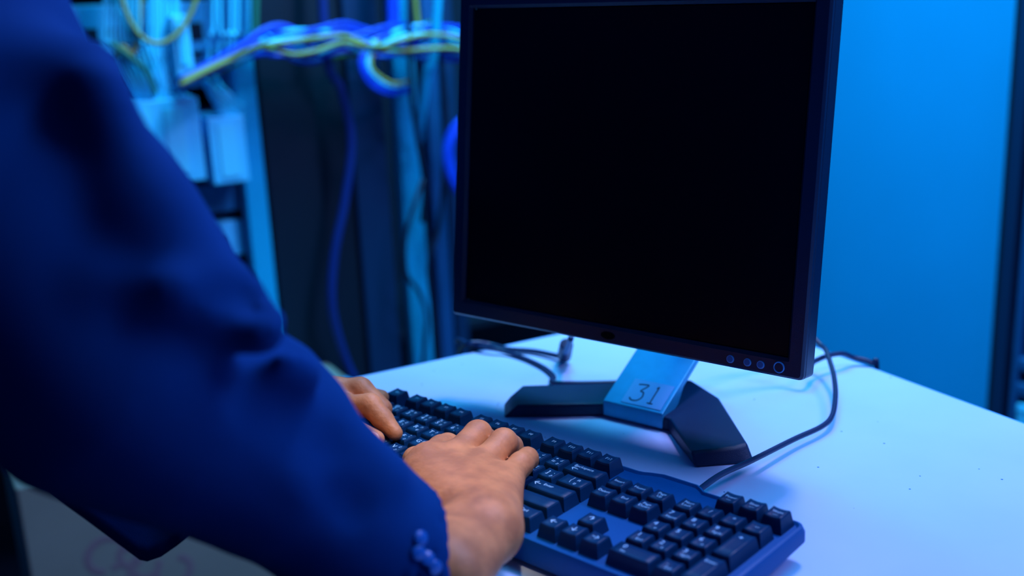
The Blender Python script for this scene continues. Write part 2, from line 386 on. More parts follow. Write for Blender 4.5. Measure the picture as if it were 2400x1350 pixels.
q3 = [('Z', '\u0e1c', '('), ('X', '\u0e1b', ')'), ('C', '\u0e41', '\u0e09'), ('V', '\u0e2d', '\u0e2e'), ('B', '\u0e34', ''), ('N', '\u0e37', ''), ('M', '\u0e17', '?'), (',', '\u0e21', '\u0e12'), ('.', '\u0e43', '\u0e2c'), ('/', '\u0e1d', '\u0e26')]
for i, (a, b, c) in enumerate(q3):
    if i < 2: hidden.append((2.75 + i, 3, 1, 1))
    else: key(2.75 + i, 3, leg=L4(a, None, b, c))
hidden.append((1.125, 3, 2.25, 1))
key(13.625, 3, 2.75, 1, [('\u2191 Shift', .0046, -.016, .001)])
for x in (.625, 1.875, 3.125): hidden.append((x, 4, 1.25, 1))
key(6.875, 4, 6.25, 1, kind='space', name='space_bar')
key(10.625, 4, 1.25, 1, [('Alt', .0046, -.004, .0015)]); key(11.875, 4, 1.25, 1, [('Win', .0046, -.004, .0015)])
key(13.125, 4, 1.25, 1, [('Menu', .0042, -.002, .0015)]); key(14.375, 4, 1.25, 1, [('Ctrl', .0046, -.004, .0015)])
for i, tx in enumerate((('Insert', 0), ('Home', 0), ('Page\nUp', 0))): key(15.75 + i, 0, leg=[(tx[0], .0040, 0, .001)])
for i, tx in enumerate(('Delete', 'End', 'Page\nDown')): key(15.75 + i, 1, leg=[(tx, .0040, 0, .001)])
for x, r, g_ in ((16.75, 3, '\u2191'), (15.75, 4, '\u2190'), (16.75, 4, '\u2193'), (17.75, 4, '\u2192')): key(x, r, leg=[(g_, .0075, -.001, .001)])
for x, tx in ((19, 'Num\nLock'), (20, '/'), (21, '*'), (22, '\u2013')): key(x, 0, leg=[(tx, .0040 if len(tx) > 1 else .006, 0, .001)])
npad = [('7', 'Home'), ('8', '\u2191'), ('9', 'PgUp'), ('4', '\u2190'), ('5', ''), ('6', '\u2192'), ('1', 'End'), ('2', '\u2193'), ('3', 'PgDn')]
for i, (a, b) in enumerate(npad):
    key(19 + i % 3, 1 + i // 3, leg=[(a, .0062, -.0025, .0028)] + ([(b, .0036, .0012, -.0028)] if b else []))
key(22, 1.5, 1, 2, [('+', .007, -.001, .010)]); key(22, 3.5, 1, 2, [('Enter', .0042, 0, .010)])
key(19.5, 4, 2, 1, [('0', .0062, -.010, .0028), ('Ins', .0036, -.008, -.0028)]); key(21, 4, 1, 1, [('.', .0062, -.0025, .0028), ('Del', .0036, .0005, -.0028)])
bm = bmesh.new()
for x, r, w_, h_ in hidden:
    me = cap_mesh(w_, h_, None); n0 = len(bm.verts); bm.from_mesh(me); bm.verts.ensure_lookup_table()
    for v in bm.verts[n0:]: v.co += Vector(((x - 15) * U, -r * U, 0))
    bpy.data.meshes.remove(me)
o = obj('key', bm, M['key'], kb); o['kind'] = 'stuff'
# keyboard cable
cable('keyboard_cable', [Vector((.052, .047, .020)), onz(1690, 1112, .018), onz(1760, 1080, .014), onz(1860, 1030, .010), onz(1925, 1000, .009), onz(1950, 975, .010), onz(1958, 930, .013), onz(1955, 885, .018),
      onz(1946, 850, .024), onz(1935, 820, .030), onz(1918, 803, .033), Vector((-.055, .395, .05)), Vector((-.09, .36, .10)), Vector((-.10, .325, .16)), Vector((-.10, .29, .17))],
      .0025, M['cable'], 'thin black cable looping from the keyboard back across the table')
# ================================================================ MONITOR
PSI = math.radians(4.63); TAU = math.radians(7.1)
mon = empty('monitor', (-.098, .19, 0), (0, 0, PSI))
tag(mon, 'black flat-panel monitor with dark screen on silver neck and V-shaped base', 'monitor')
def rel(p): return Vector(p) - Vector((-.098, .19, 0))
Ri = Matrix.Rotation(-PSI, 4, 'Z')
def ml(x, y, z=0): return Ri @ rel((x, y, z))      # world -> monitor frame
# panel, in a frame of its own: origin at the bottom centre of the front, x right, y up the screen, z towards the viewer
po = ml(-.0969, .1302, .0887)
PM = Matrix.Translation(po) @ Matrix.Rotation(math.pi / 2 - TAU, 4, 'X')
WI, HI, BS, BB = .340, .2785, .0146, .0160; WO = WI + 2 * BS; HO = HI + BB + BS
def pbm(bm): bmesh.ops.transform(bm, matrix=PM, verts=bm.verts); return bm
def rect(x0, x1, y0, y1, r, n=4): return round_rect(x0, x1, y0, y1, r, n)
bm = bmesh.new(); D = .021
out0 = rect(-WO / 2, WO / 2, 0, HO, .004); inn = lambda e, r: rect(-WI / 2 - e, WI / 2 + e, BB - e, BB + HI + e, r)
rings = [(rect(-WO / 2 + .002, WO / 2 - .002, .002, HO - .002, .003), -D), (out0, -D + .001), (out0, -.0058), (rect(-WO / 2 + .0006, WO / 2 - .0006, .0006, HO - .0006, .004), -.0052), (out0, -.0046),
         (rect(-WO / 2 + .0003, WO / 2 - .0003, .0003, HO - .0003, .004), -.0020), (rect(-WO / 2 + .0022, WO / 2 - .0022, .0022, HO - .0022, .003), 0),
         (inn(.0022, .0016), 0), (inn(-.0004, .0004), -.0030), (inn(-.0008, .0004), -.006)]
vr = [[bm.verts.new((x, y, z)) for x, y in pts] for pts, z in rings]
for i in range(len(vr) - 1):
    n = len(vr[i])
    for k in range(n): bm.faces.new((vr[i][k], vr[i][(k + 1) % n], vr[i + 1][(k + 1) % n], vr[i + 1][k]))
bz = obj('bezel', pbm(bm), M['bezel'], mon, smooth=True); bz.modifiers.new('es', 'EDGE_SPLIT').split_angle = .35
bm = bmesh.new(); box(bm, (0, BB + HI / 2, -.0052), (WI - .003, HI - .003, .002)); obj('screen', pbm(bm), M['screen'], mon)
bm = bmesh.new(); bo = [(-D - .0002, 0.004), (-D - .016, .012), (-D - .034, .05)]
vr = []
for z, e in [(-D + .001, .004), (-D - .012, .006), (-D - .018, .022), (-D - .036, .055)]:
    vr.append([bm.verts.new((x, y, z)) for x, y in rect(-WO / 2 + e, WO / 2 - e, e, HO - e, .006)])
for i in range(3):
    n = len(vr[0])
    for k in range(n): bm.faces.new((vr[i][k], vr[i][(k + 1) % n], vr[i + 1][(k + 1) % n], vr[i + 1][k]))
bm.faces.new(vr[-1]); bm.faces.new(vr[0][::-1])
obj('back_housing', pbm(bm), M['bezel'], mon, bevel=.002)
# buttons: find their place on the front plane
def onpanel(px, py):
    Wm = Matrix.Translation((-.098, .19, 0)) @ Matrix.Rotation(PSI, 4, 'Z') @ PM; Wi_ = Wm.inverted()
    o = Wi_ @ CAM; d = (Wi_.to_3x3() @ ray(px, py)); q = o - d * (o.z / d.z); return q.x, q.y
for px, py in ((1712, 841), (1752, 849), (1783, 855)):
    x, y = onpanel(px, py); bm = bmesh.new(); cyl(bm, (x, .0076, -.001), (x, .0076, .0010), .0036, .0033)
    rg = obj('button', pbm(bm), M['chrome'], mon, bevel=.0003); bm = bmesh.new(); cyl(bm, (x, .0076, .0002), (x, .0076, .0014), .0027, .0024); obj('button_face', pbm(bm), M['button'], rg)
x, y = onpanel(1826, 862)
bm = bmesh.new(); n = 28; rs = [(.0048, -.0005), (.0048, .0008), (.0044, .0012), (.0037, .0010), (.0036, -.0005)]
vr = [[bm.verts.new((x + r * math.cos(2 * math.pi * k / n), .0084 + r * math.sin(2 * math.pi * k / n), z)) for k in range(n)] for r, z in rs]
for i in range(4):
    for k in range(n): bm.faces.new((vr[i][k], vr[i][(k + 1) % n], vr[i + 1][(k + 1) % n], vr[i + 1][k]))
pb = obj('power_button', pbm(bm), M['chrome'], mon, smooth=True)
bm = bmesh.new(); cyl(bm, (x, .0084, -.0005), (x, .0084, .0007), .0036); obj('button_face', pbm(bm), M['bezel'], pb)
bm = bmesh.new(); vs = cyl(bm, (0, .0080, -.0004), (0, .0080, .0005), .0035); bmesh.ops.scale(bm, vec=(2.1, 1, 1), space=Matrix.Translation((0, -.008, 0)), verts=vs)
ox, oy = onpanel(1425, 780); bmesh.ops.translate(bm, vec=(ox, 0, 0), verts=vs)
obj('badge', pbm(bm), M['lcdrim'], mon)
# base: two splayed legs
bm = bmesh.new(); hF, hB = .0135, .016
top = [(-.194, .113, hF), (-.129, .166, hF), (-.060, .1715, hF), (-.002, .121, hF), (.022, .152, hF), (.026, .165, hF), (-.050, .237, hB), (-.098, .262, hB), (-.150, .214, hB), (-.222, .152, hB), (-.2235, .134, .009)]
bot = [(-.205, .1045, .0005), (-.129, .166, .0005), (-.0605, .1705, .0005), (.003, .120, .0005), (.030, .150, .0005), (.036, .160, .0005), (-.045, .243, .0005), (-.098, .268, .0005), (-.153, .219, .0005), (-.229, .152, .0005), (-.229, .130, .0005)]
prism(bm, [ml(*p) for p in bot], [ml(*p) for p in top])
bmesh.ops.triangulate(bm, faces=[f for f in bm.faces if len(f.verts) > 4])
obj('base', bm, M['base'], mon, bevel=.0028, seg=4)
# silver neck: a wedge rising to the back, then a column behind the panel
nl, nr = ml(-.1315, .1675, 0).x, ml(-.0665, .1735, 0).x; ny = ml(-.10, .1700, 0).y
ny -= .0035
prof = [(ny, .0015), (ny, .0165), (ny + .094, .0690), (ny + .094, .0610), (ny + .040, .0305), (ny + .030, .0165)]
bm = bmesh.new(); prism(bm, [(nl, y, z) for y, z in prof], [(nr, y, z) for y, z in prof])
neck = obj('neck', bm, M['silver'], mon, bevel=.0012)
bm = bmesh.new(); box(bm, ((nl + nr) / 2, ny + .102, .135), (nr - nl - .004, .016, .17)); box(bm, ((nl + nr) / 2, ny + .075, .22), (.07, .05, .07))
obj('column', bm, M['bezel'], mon, bevel=.002)
sl = math.atan2(.0525, .094); NM = Matrix.Translation(((nl + nr) / 2, ny, .0165)) @ Matrix.Rotation(sl, 4, 'X')
bm = bmesh.new(); box(bm, (.0075, .0185, .0004), (.043, .030, .0004)); bmesh.ops.transform(bm, matrix=NM, verts=bm.verts)
lb = obj('number_label', bm, M['label'], mon)
bm = bmesh.new()
def stroke(pts, r=.0007): tube(bm, [(x, y, .0007) for x, y in pts], r, 6, 6)
stroke([(-.0065, .0275), (-.0005, .0285), (.0040, .0280), (-.0008, .0205), (.0028, .0190), (.0040, .0130), (.0005, .0085), (-.0050, .0080), (-.0080, .0105)])
stroke([(.0135, .0265), (.0150, .0285), (.0150, .0180), (.0150, .0085)]); stroke([(.0120, .0085), (.0150, .0082), (.0180, .0085)])
bmesh.ops.scale(bm, vec=(1, 1, .35), verts=bm.verts); bmesh.ops.translate(bm, vec=(0, 0, .0005), verts=bm.verts); bmesh.ops.transform(bm, matrix=NM, verts=bm.verts)
obj('number_31', bm, M['ink'], lb)['label'] = 'handwritten number 31'
# ---------------------------------------------------------------- cables of the monitor
cable('power_cable', [Vector((-.085, .30, .17)), Vector((-.065, .33, .12)), Vector((-.040, .345, .060)), onz(1890, 853, .026), onz(1910, 846, .020), onz(1940, 834, .019), onz(1975, 829, .017), onz(2000, 838, .009), AB(.152 - .285, .419, .0035), AB(-.131, .425, -.012), AB(-.13, .43, -.20), AB(-.12, .44, -.60), AB(-.10, .47, -.730)],
      .0027, M['cable'], 'black power cable leaving the monitor and dropping over the table\'s back edge')
v = cable('video_cable', [onz(1338, 792, .055), onz(1332, 812, .035), onz(1325, 826, .018)], .0032, M['greycable'], '', parent=None)
tag(v, 'blue-grey monitor cable with black collar lying left behind the neck', 'cable')
bm = bmesh.new(); p0 = onz(1328, 806, .030); p1 = onz(1322, 836, .007); cyl(bm, p0, p1, .0072, .0078); obj('collar', bm, M['cable'], v, bevel=.002)
bm = bmesh.new(); tube(bm, [onz(1320, 838, .006), onz(1300, 833, .005), onz(1250, 823, .004), onz(1190, 818, .004), onz(1150, 808, .006), onz(1120, 803, .010), onz(1095, 806, .008), onz(1078, 822, -.02), onz(1072, 860, -.09), onz(1072, 900, -.20), AB(-.55, .27, -.50), AB(-.56, .30, -.735)], .0028, 10)
obj('cord', bm, M['cable'], v, smooth=True)
cable('usb_cable', [AB(-.50, .24, -.5), AB(-.47, .235, -.25), onz(1085, 830, -.03), onz(1108, 812, .003), onz(1150, 816, .007), onz(1190, 826, .004), onz(1235, 842, .003), onz(1275, 862, .003), onz(1298, 882, .003), onz(1310, 898, .003), Vector((-.150, .262, .003)), Vector((-.128, .285, .012)), Vector((-.108, .300, .05)), Vector((-.10, .298, .11))],
      .0026, M['cable'], 'thin black cable curving over the left table edge to the monitor base')
# ================================================================ THE PERSON
def T3(p): return np.array(tuple(p), np.float32)
def hand_right(X):
    W = P(1112, 1236, .785); W2 = P(1150, 1245, .770); FA = P(1010, 1330, .725); EL = P(455, 965, .636)
    MCP = [P(1000, 1082, .872), P(1063, 1078, .876), P(1128, 1095, .866), P(1182, 1132, .850)]
    PIP = [P(1036, 1054, .902), P(1120, 1018, .908), P(1180, 1036, .894), P(1221, 1088, .874)]
    d = smin(cone(X, T3(W), T3(FA), .0235, .0270), cone(X, T3(W2), T3(P(1060, 1345, .715)), .0190, .0240), .010)
    d = smin(d, cone(X, T3(FA), T3(EL), .0265, .030), .012)
    for i, (m_, r0, r1) in enumerate(zip(MCP, (.0215, .0195, .0190, .0180), (.0138, .0135, .0128, .0118))):
        d = smin(d, cone(X, T3(W.lerp(W2, i / 3) + DN * .0), T3(m_ + FW * .004), r0, r1), .012)
    d = smin(d, cone(X, T3(P(1160, 1245, .785)), T3(MCP[3]), .0165, .0130), .010)
    d = smin(d, cone(X, T3(P(1050, 1210, .80)), T3(P(980, 1118, .860)), .0180, .0160), .012)      # thenar
    d = smin(d, cone(X, T3(P(985, 1115, .866)), T3(P(975, 1078, .905)), .0125, .0105), .008)
    d = smin(d, cone(X, T3(P(975, 1078, .905)), T3(P(1000, 1072, .945)), .0100, .0085), .004)
    fs = None; kz = .0385
    for i, (m_, p_, r0, r1) in enumerate(zip(MCP, PIP, (.0128, .0122, .0120, .0108), (.0118, .0114, .0109, .0096))):
        dr = (p_ - m_); dr.z = 0; dr.normalize(); dip = p_ + dr * .012 + Vector((0, 0, -.0135)); tip = Vector((dip.x, dip.y, 0)) + dr * .004
        tip.z = kz + .0095 - (.002 if i in (0,) else 0) if False else max(kz + .0060, dip.z - .020)
        dip.z = max(dip.z, tip.z + .004)
        f = smin(cone(X, T3(m_), T3(p_), r0, r1), cone(X, T3(p_), T3(dip), r1 * .99, r1 * .86), .003)
        f = smin(f, cone(X, T3(dip), T3(tip), r1 * .86, r1 * .74), .003)
        fs = f if fs is None else smin(fs, f, .0018)
    d = smin(d, fs, .0055)
    # tendons and knuckle hollows on the back of the hand
    for i in (0, 1, 2, 3):
        mid = W.lerp(MCP[i], .55); d = smin(d, cone(X, T3(mid - FW * .0145 - DN * .002), T3(MCP[i] - FW * .0085 - DN * .004), .0020, .0042), .007)
    # wrinkles over the wrist
    return d
def hand_left(X):
    W = P(715, 950, 1.005); W2 = P(715, 975, .990); FA = P(600, 900, .985)
    IM = P(800, 958, .990); IP = P(868, 950, .978); IT = P(926, 1015, .966)
    MM = P(785, 918, 1.012); MP = P(845, 913, 1.008); MT = P(898, 958, .998)
    d = smin(cone(X, T3(FA), T3(W), .028, .024), cone(X, T3(W), T3(IM), .0210, .0140), .012)
    d = smin(d, cone(X, T3(W), T3(MM), .0200, .0130), .012)
    RM = MM + FW * .018 + DN * .002; RP = MP + FW * .020 + DN * .004; LM = RM + FW * .016 + DN * .006; LP = RP + FW * .018 + DN * .006
    for q in (RM, LM): d = smin(d, cone(X, T3(W + FW * .012), T3(q), .0170, .0120), .012)
    f = smin(cone(X, T3(IM), T3(IP), .0118, .0103), cone(X, T3(IP), T3(IP.lerp(IT, .5)), .0102, .0090), .003)
    f = smin(f, cone(X, T3(IP.lerp(IT, .5)), T3(IT), .0088, .0068), .003)
    g = smin(cone(X, T3(MM), T3(MP), .0118, .0108), cone(X, T3(MP), T3(MT), .0108, .0084), .003)
    for a, b in ((RM, RP), (LM, LP)):
        e = b + (MT - MP) * .75; e.z = max(e.z, .045)
        g = smin(g, smin(cone(X, T3(a), T3(b), .0112, .0100), cone(X, T3(b), T3(e), .0098, .0072), .003), .0015)
    f = smin(f, g, .0016)
    th = smin(cone(X, T3(P(735, 975, .985)), T3(P(810, 1005, .968)), .0170, .0125), cone(X, T3(P(810, 1005, .968)), T3(P(880, 1030, .955)), .0115, .0080), .004)
    d = smin(smin(d, f, .005), th, .004)
    return d
def bounds(pts, m): 
    a = np.array([tuple(p) for p in pts]); return a.min(0) - m, a.max(0) + m
def cut_forearm(fn, q, nrm):
    q = T3(q); nrm = T3(nrm)
    return lambda X: np.maximum(fn(X), -((X - q) @ nrm))
lo, hi = bounds([P(1105, 1240, .78), P(1060, 1345, .715), P(1010, 1330, .725), P(560, 1080, .65), P(1221, 1088, .874), P(1000, 1052, .94), P(1120, 1000, .92)], .036)
VR, FR = nets(hand_right, lo, hi, .0017); VR = relax(VR, FR, 2)
lo, hi = bounds([P(600, 900, .985), P(926, 1015, .966), P(842, 918, 1.06), P(900, 962, 1.06), P(880, 1030, .955)], .032)
VL, FL = nets(hand_left, lo, hi, .0017); VL = relax(VL, FL, 2)
# hidden core: arms, chest, neck and head share the skin surface
SR, SL = AB(.000, -.415, .475), AB(-.375, -.41, .475)
ER, EL_ = P(300, 880, .60), AB(-.46, -.36, .215)
NK = AB(-.19, -.40, .53); HD = AB(-.19, -.33, .69)
def head(X):
    d = cone(X, T3(NK - Vector((0, 0, .06))), T3(NK + Vector((0, 0, .09)) + B_ * .03), .062, .056)
    d = smin(d, cone(X, T3(HD + Vector((0, 0, .035)) - B_ * .01), T3(HD - Vector((0, 0, .045)) + B_ * .022), .083, .055), .03)
    d = smin(d, cone(X, T3(HD + B_ * .078 + Vector((0, 0, .01))), T3(HD + B_ * .096 + Vector((0, 0, -.015))), .009, .013), .012)
    for s in (-1, 1):
        d = smin(d, cone(X, T3(HD + A_ * s * .079 + Vector((0, 0, .015))), T3(HD + A_ * s * .083 + Vector((0, 0, -.02))), .012, .009), .008)
        d = -smin(-d, cone(X, T3(HD + A_ * s * .032 + B_ * .088 + Vector((0, 0, .022))), T3(HD + A_ * s * .034 + B_ * .088 + Vector((0, 0, .022))), .010, .010), .010)
    d = -smin(-d, cone(X, T3(HD + A_ * -.022 + B_ * .083 + Vector((0, 0, -.045))), T3(HD + A_ * .022 + B_ * .083 + Vector((0, 0, -.045))), .003, .003), .006)
    for s, S, E in ((1, SR, ER), (-1, SL, EL_)): d = smin(d, cone(X, T3(NK - Vector((0, 0, .07))), T3(S), .055, .045), .02); 
    return d
lo, hi = bounds([SR, SL, HD + Vector((0, 0, .1)) + B_ * .1, NK - Vector((0, 0, .1))], .08)
VH, FH = nets(head, lo, hi, .006); VH = relax(VH, FH, 2)
me = mesh_from('person', [(VR, FR), (VL, FL), (VH, FH)])
person = link('person', me, M['skin'])
tag(person, 'person in a navy suit jacket leaning over the table, both hands typing', 'person')
# thumb nail of the left hand
bvh_skin = BVHTree.FromPolygons([v.co for v in me.vertices], [p.vertices for p in me.polygons])
def on_surface(bvh, px, py):
    h, n, _, _ = bvh.ray_cast(CAM, ray(px, py).normalized()); return h, n
h, n = on_surface(bvh_skin, 874, 1024)
if h is not None:
    bm = bmesh.new(); bmesh.ops.create_uvsphere(bm, u_segments=16, v_segments=10, radius=1)
    t_ = (P(888, 1036, .955) - P(860, 1018, .955)); t_ = (t_ - n * t_.dot(n)).normalized()
    R_ = Matrix((t_, n.cross(t_), n)).transposed().to_4x4()
    bmesh.ops.transform(bm, matrix=Matrix.Translation(h - n * .0004) @ R_ @ Matrix.Diagonal((.0062, .0042, .0012, 1)), verts=bm.verts)
    obj('thumbnail', bm, M['nail'], person, smooth=True)
# ---- jacket
CE = P(985, 1318, .722)                             # centre of the right cuff
UPR = [(P(-290, -250, .60), .070), (P(-110, 220, .605), .0660), (P(120, 600, .61), .0750), (P(282, 838, .615), .0780)]
FOR = [(P(282, 838, .615), .0780), (P(432, 950, .635), .0625), (P(616, 1070, .665), .0515), (P(790, 1205, .695), .0448), (P(945, 1320, .718), .0445), (P(1080, 1400, .74), .0430)]
LFOR = [(EL_, .072), (P(560, 850, .97), .060), (P(660, 905, .965), .050), (P(724, 935, .985), .0385)]
def chain(X, ch, k=.02):
    d = None
    for (a, ra), (b, rb) in zip(ch, ch[1:]):
        c = cone(X, T3(a), T3(b), ra, rb); d = c if d is None else smin(d, c, k)
    return d
cutn = T3((RT * .93 + DN * .02 + FW * .30).normalized()); cutp = T3(P(1020, 1290, .72))
lcn = T3((RT * .80 + DN * .60).normalized()); lcp = T3(P(752, 930, .985))
def jacket(X):
    fore = chain(X, FOR, .02)
    fore = np.maximum(fore, (X - cutp) @ cutn)
    up = chain(X, UPR, .03)
    d = smin(up, fore, .018)
    lf = np.maximum(chain(X, LFOR, .02), (X - lcp) @ lcn)
    d = smin(d, smin(cone(X, T3(SL), T3(EL_), .080, .072), lf, .02), .002)
    tor = cone(X, T3(AB(-.115, -.46, .42)), T3(AB(-.14, -.58, .19)), .125, .130)
    tor = smin(tor, cone(X, T3(AB(-.26, -.46, .42)), T3(AB(-.28, -.58, .19)), .125, .130), .06)
    tor = smin(tor, cone(X, T3(SL), T3(AB(-.02, -.42, .47)), .075, .075), .05)
    d = smin(d, tor, .030)
    # cloth ridges and creases: elbow bunching, long folds down the sleeve
    for a, b, r, k in ((P(255, 655, .548), P(420, 720, .540), .010, .022), (P(420, 720, .540), P(585, 760, .570), .013, .022), (P(585, 760, .570), P(700, 870, .618), .012, .022),
                       (P(235, 210, .552), P(350, 480, .560), .012, .03), (P(350, 480, .560), P(500, 690, .575), .013, .03), (P(640, 1010, .612), P(720, 1100, .628), .008, .02),
                       (P(760, 960, .655), P(900, 1110, .675), .008, .022), (P(-80, 130, .555), P(200, 165, .575), .013, .025), (P(690, 860, .66), P(740, 930, .668), .012, .02)):
        d = smin(d, cone(X, T3(a), T3(b), r, r), k)
    for a, b, r, k in ((P(600, 775, .585), P(690, 765, .625), .012, .02), (P(300, 740, .520), P(520, 820, .545), .010, .020), (P(480, 700, .530), P(590, 690, .560), .008, .018), (P(590, 930, .572), P(840, 1200, .642), .006, .016), (P(700, 985, .60), P(800, 1060, .628), .006, .018)):
        d = -smin(-d, cone(X, T3(a), T3(b), r, r), k)
    # the open cuffs
    inn = np.maximum(chain(X, [(a, r - .0040) for a, r in FOR[3:]], .02), -((X - T3(P(880, 1250, .70))) @ cutn))
    inn2 = np.maximum(chain(X, [(a, r - .0040) for a, r in LFOR[1:]], .02), -((X - lcp) @ lcn) - .03)
    inn2 = inn2
    d = np.maximum(d, -inn); d = np.maximum(d, -np.maximum(chain(X, [(LFOR[2][0], .0455), (LFOR[3][0], .0345), (P(790, 965, .99), .034)], .01), -((X - T3(P(690, 905, .98))) @ lcn)))
    q = X[..., 0] * 9 + X[..., 2] * 13
    d = d + .0012 * np.sin(q * 2.1 + 3 * np.sin(X[..., 1] * 17)) * np.clip((X[..., 2] - .05) * 20, 0, 1)
    return d
lo, hi = bounds([AB(-.50, -.60, .02), AB(.10, -.15, .50), P(1050, 1400, .72), P(-250, -250, .58)], .06)
lo[2] = -.03
VJ, FJ = nets(jacket, lo, hi, .0042); VJ = relax(VJ, FJ, 2)
mj = mesh_from('jacket', [(VJ, FJ)])
jk = link('jacket', mj, M['suit'], person)
bvh = BVHTree.FromPolygons([v.co for v in mj.vertices], [p.vertices for p in mj.polygons])
# hanging front panel of the jacket
bm = bmesh.new()
hem = [(-420, 820, .74), (-200, 957, .76), (0, 1084, .785), (200, 1208, .815), (345, 1301, .84), (358, 1306, .842), (372, 1300, .842), (400, 1278, .838), (432, 1260, .834)]
topl = [(-420, 500, .70), (-200, 520, .72), (0, 560, .74), (160, 600, .76), (280, 640, .77), (330, 660, .775), (380, 690, .78), (430, 720, .78), (480, 760, .78)]
rowsn = 14; rr = []
for j in range(rowsn + 1):
    u = j / rowsn; row_ = []
    for i, (h_, t_) in enumerate(zip(hem, topl)):
        p = P(*h_).lerp(P(*t_), u) + B_ * (.006 * math.sin(i * 1.1 + u * 2)); row_.append(bm.verts.new(p))
    rr.append(row_)
for j in range(rowsn):
    for i in range(len(hem) - 1): bm.faces.new((rr[j][i], rr[j][i + 1], rr[j + 1][i + 1], rr[j + 1][i]))
fl = obj('front_panel', bm, M['suit'], jk, smooth=True); sd = fl.modifiers.new('s', 'SOLIDIFY'); sd.thickness = .004
for px, py in ((984, 1262), (979, 1296), (1000, 1309), (1017, 1330)):
    h, n = on_surface(bvh, px, py)
    if h is None: continue
    bm = bmesh.new(); q = n.to_track_quat('Z', 'Y').to_matrix().to_4x4()
    for r0, r1, z0, z1 in ((.0048, .0048, -.001, .0014), (.0048, .0038, .0014, .0020)): cyl(bm, (0, 0, z0), (0, 0, z1), r0, r1, 20)
    bmesh.ops.transform(bm, matrix=Matrix.Translation(h) @ q, verts=bm.verts); obj('cuff_button', bm, M['suitbtn'], jk, smooth=True)
def legs(X):
    d = cone(X, T3(AB(-.19, -.60, -.00)), T3(AB(-.19, -.64, .02)), .13, .13)
    for s in (-.10, .10):
        d = smin(d, smin(cone(X, T3(AB(-.19 + s, -.64, .02)), T3(AB(-.20 + s, -.66, -.36)), .088, .066), cone(X, T3(AB(-.20 + s, -.66, -.36)), T3(AB(-.20 + s, -.73, -.69)), .066, .052), .03), .04)
    return d
lo, hi = bounds([AB(-.4, -.85, -.70), AB(.03, -.5, .14)], .06)
VT, FT = nets(legs, lo, hi, .009); link('trousers', mesh_from('trousers', [(relax(VT, FT, 2), FT)]), M['trouser'], person)
def shoe(c): return lambda X: np.maximum(smin(cone(X, T3(c - B_ * .03 + Vector((0, 0, .035))), T3(c + B_ * .16 + Vector((0, 0, .022))), .042, .036), cone(X, T3(c + Vector((0, 0, .05))), T3(c + Vector((0, 0, .08))), .04, .036), .02), -(X[..., 2] - ZF - .001))
for s in (-.10, .10):
    c = AB(-.20 + s, -.74, ZF); lo, hi = bounds([c - B_ * .05, c + B_ * .19 + Vector((0, 0, .08))], .06)
    Vs, Fs = nets(shoe(c), lo, hi, .006); link('shoe', mesh_from('shoe', [(relax(Vs, Fs, 1), Fs)]), M['shoe'], person)
def hairf(X): 
    d = cone(X, T3(HD + Vector((0, 0, .045)) - B_ * .018), T3(HD - Vector((0, 0, .03)) - B_ * .030), .092, .074)
    return np.maximum(d, ((X - T3(HD + B_ * .055 + Vector((0, 0, .05)))) @ T3((B_ * .8 - Vector((0, 0, .6))).normalized())))
lo, hi = bounds([HD], .15); Vs, Fs = nets(hairf, lo, hi, .007); link('hair', mesh_from('hair', [(relax(Vs, Fs, 1), Fs)]), M['hair'], person)
# ================================================================ CARTON by the racks
ct = empty('carton', AB(-1.20, -.065, ZF), (0, 0, TH))
tag(ct, 'large grey carton on the floor in front of the open rack', 'box')
cw, cdp, ch_ = .592, .27, -.30 - ZF
obj('carton_body', bx((0, 0, ch_ / 2 + .0005), (cdp, cw, ch_)), M['carton'], ct, bevel=.006)
bm = bmesh.new(); box(bm, (0, 0, ch_ + .0006), (.05, cw, .001)); obj('tape', bm, M['edge'], ct)
bm = bmesh.new()
def swirl(cy, cz, r, t0, t1, k=.006):
    tube(bm, [(0, cy + r * math.cos(a) * (1 - .3 * i / 10), cz + r * math.sin(a) * (1 - .3 * i / 10)) for i, a in enumerate(np.linspace(t0, t1, 9))], k, 6, 3)
for i, (px, py, r) in enumerate(((250, 1305, .034), (310, 1300, .022), (345, 1325, .024), (410, 1335, .030), (280, 1345, .02))):
    b_, z_ = ona(px, py, -1.065); swirl(b_ + .065, z_ - ZF, r, i, i + 4.5)
bmesh.ops.scale(bm, vec=(.06, 1, 1), verts=bm.verts); bmesh.ops.translate(bm, vec=(cdp / 2 + .0002, 0, 0), verts=bm.verts)
o = obj('print', bm, M['cprint'], ct); o['label'] = 'faded reddish printing'
# ================================================================ RACKS
AR = -1.35
def R_(px, py, da=0): b_, z_ = ona(px, py, AR + da); return AB(AR + da, b_, z_)
ra = empty('open_rack', AB(-1.62, -.17, ZF), (0, 0, TH)); tag(ra, 'open metal rack full of white patch cords and equipment, left background', 'rack')
H = 2.05
def rk(name, a0, a1, b0, b1, z0, z1, m, par, org, bevel=.002):
    return obj(name, bx(((a0 + a1) / 2 - org[0], (b0 + b1) / 2 - org[1], (z0 + z1) / 2 - ZF), (a1 - a0, b1 - b0, z1 - z0)), m, par, bevel=bevel)
o_ = (-1.62, -.17)
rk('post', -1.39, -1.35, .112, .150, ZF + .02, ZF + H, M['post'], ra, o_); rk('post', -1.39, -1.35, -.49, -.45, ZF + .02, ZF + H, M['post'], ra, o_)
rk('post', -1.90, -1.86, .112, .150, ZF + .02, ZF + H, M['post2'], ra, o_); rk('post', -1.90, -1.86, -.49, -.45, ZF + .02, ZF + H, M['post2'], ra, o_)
rk('rack_base', -1.90, -1.35, -.49, .15, ZF + .0005, ZF + .02, M['rackdark'], ra, o_); rk('rack_top', -1.90, -1.35, -.49, .15, ZF + H, ZF + H + .02, M['rackdark'], ra, o_)
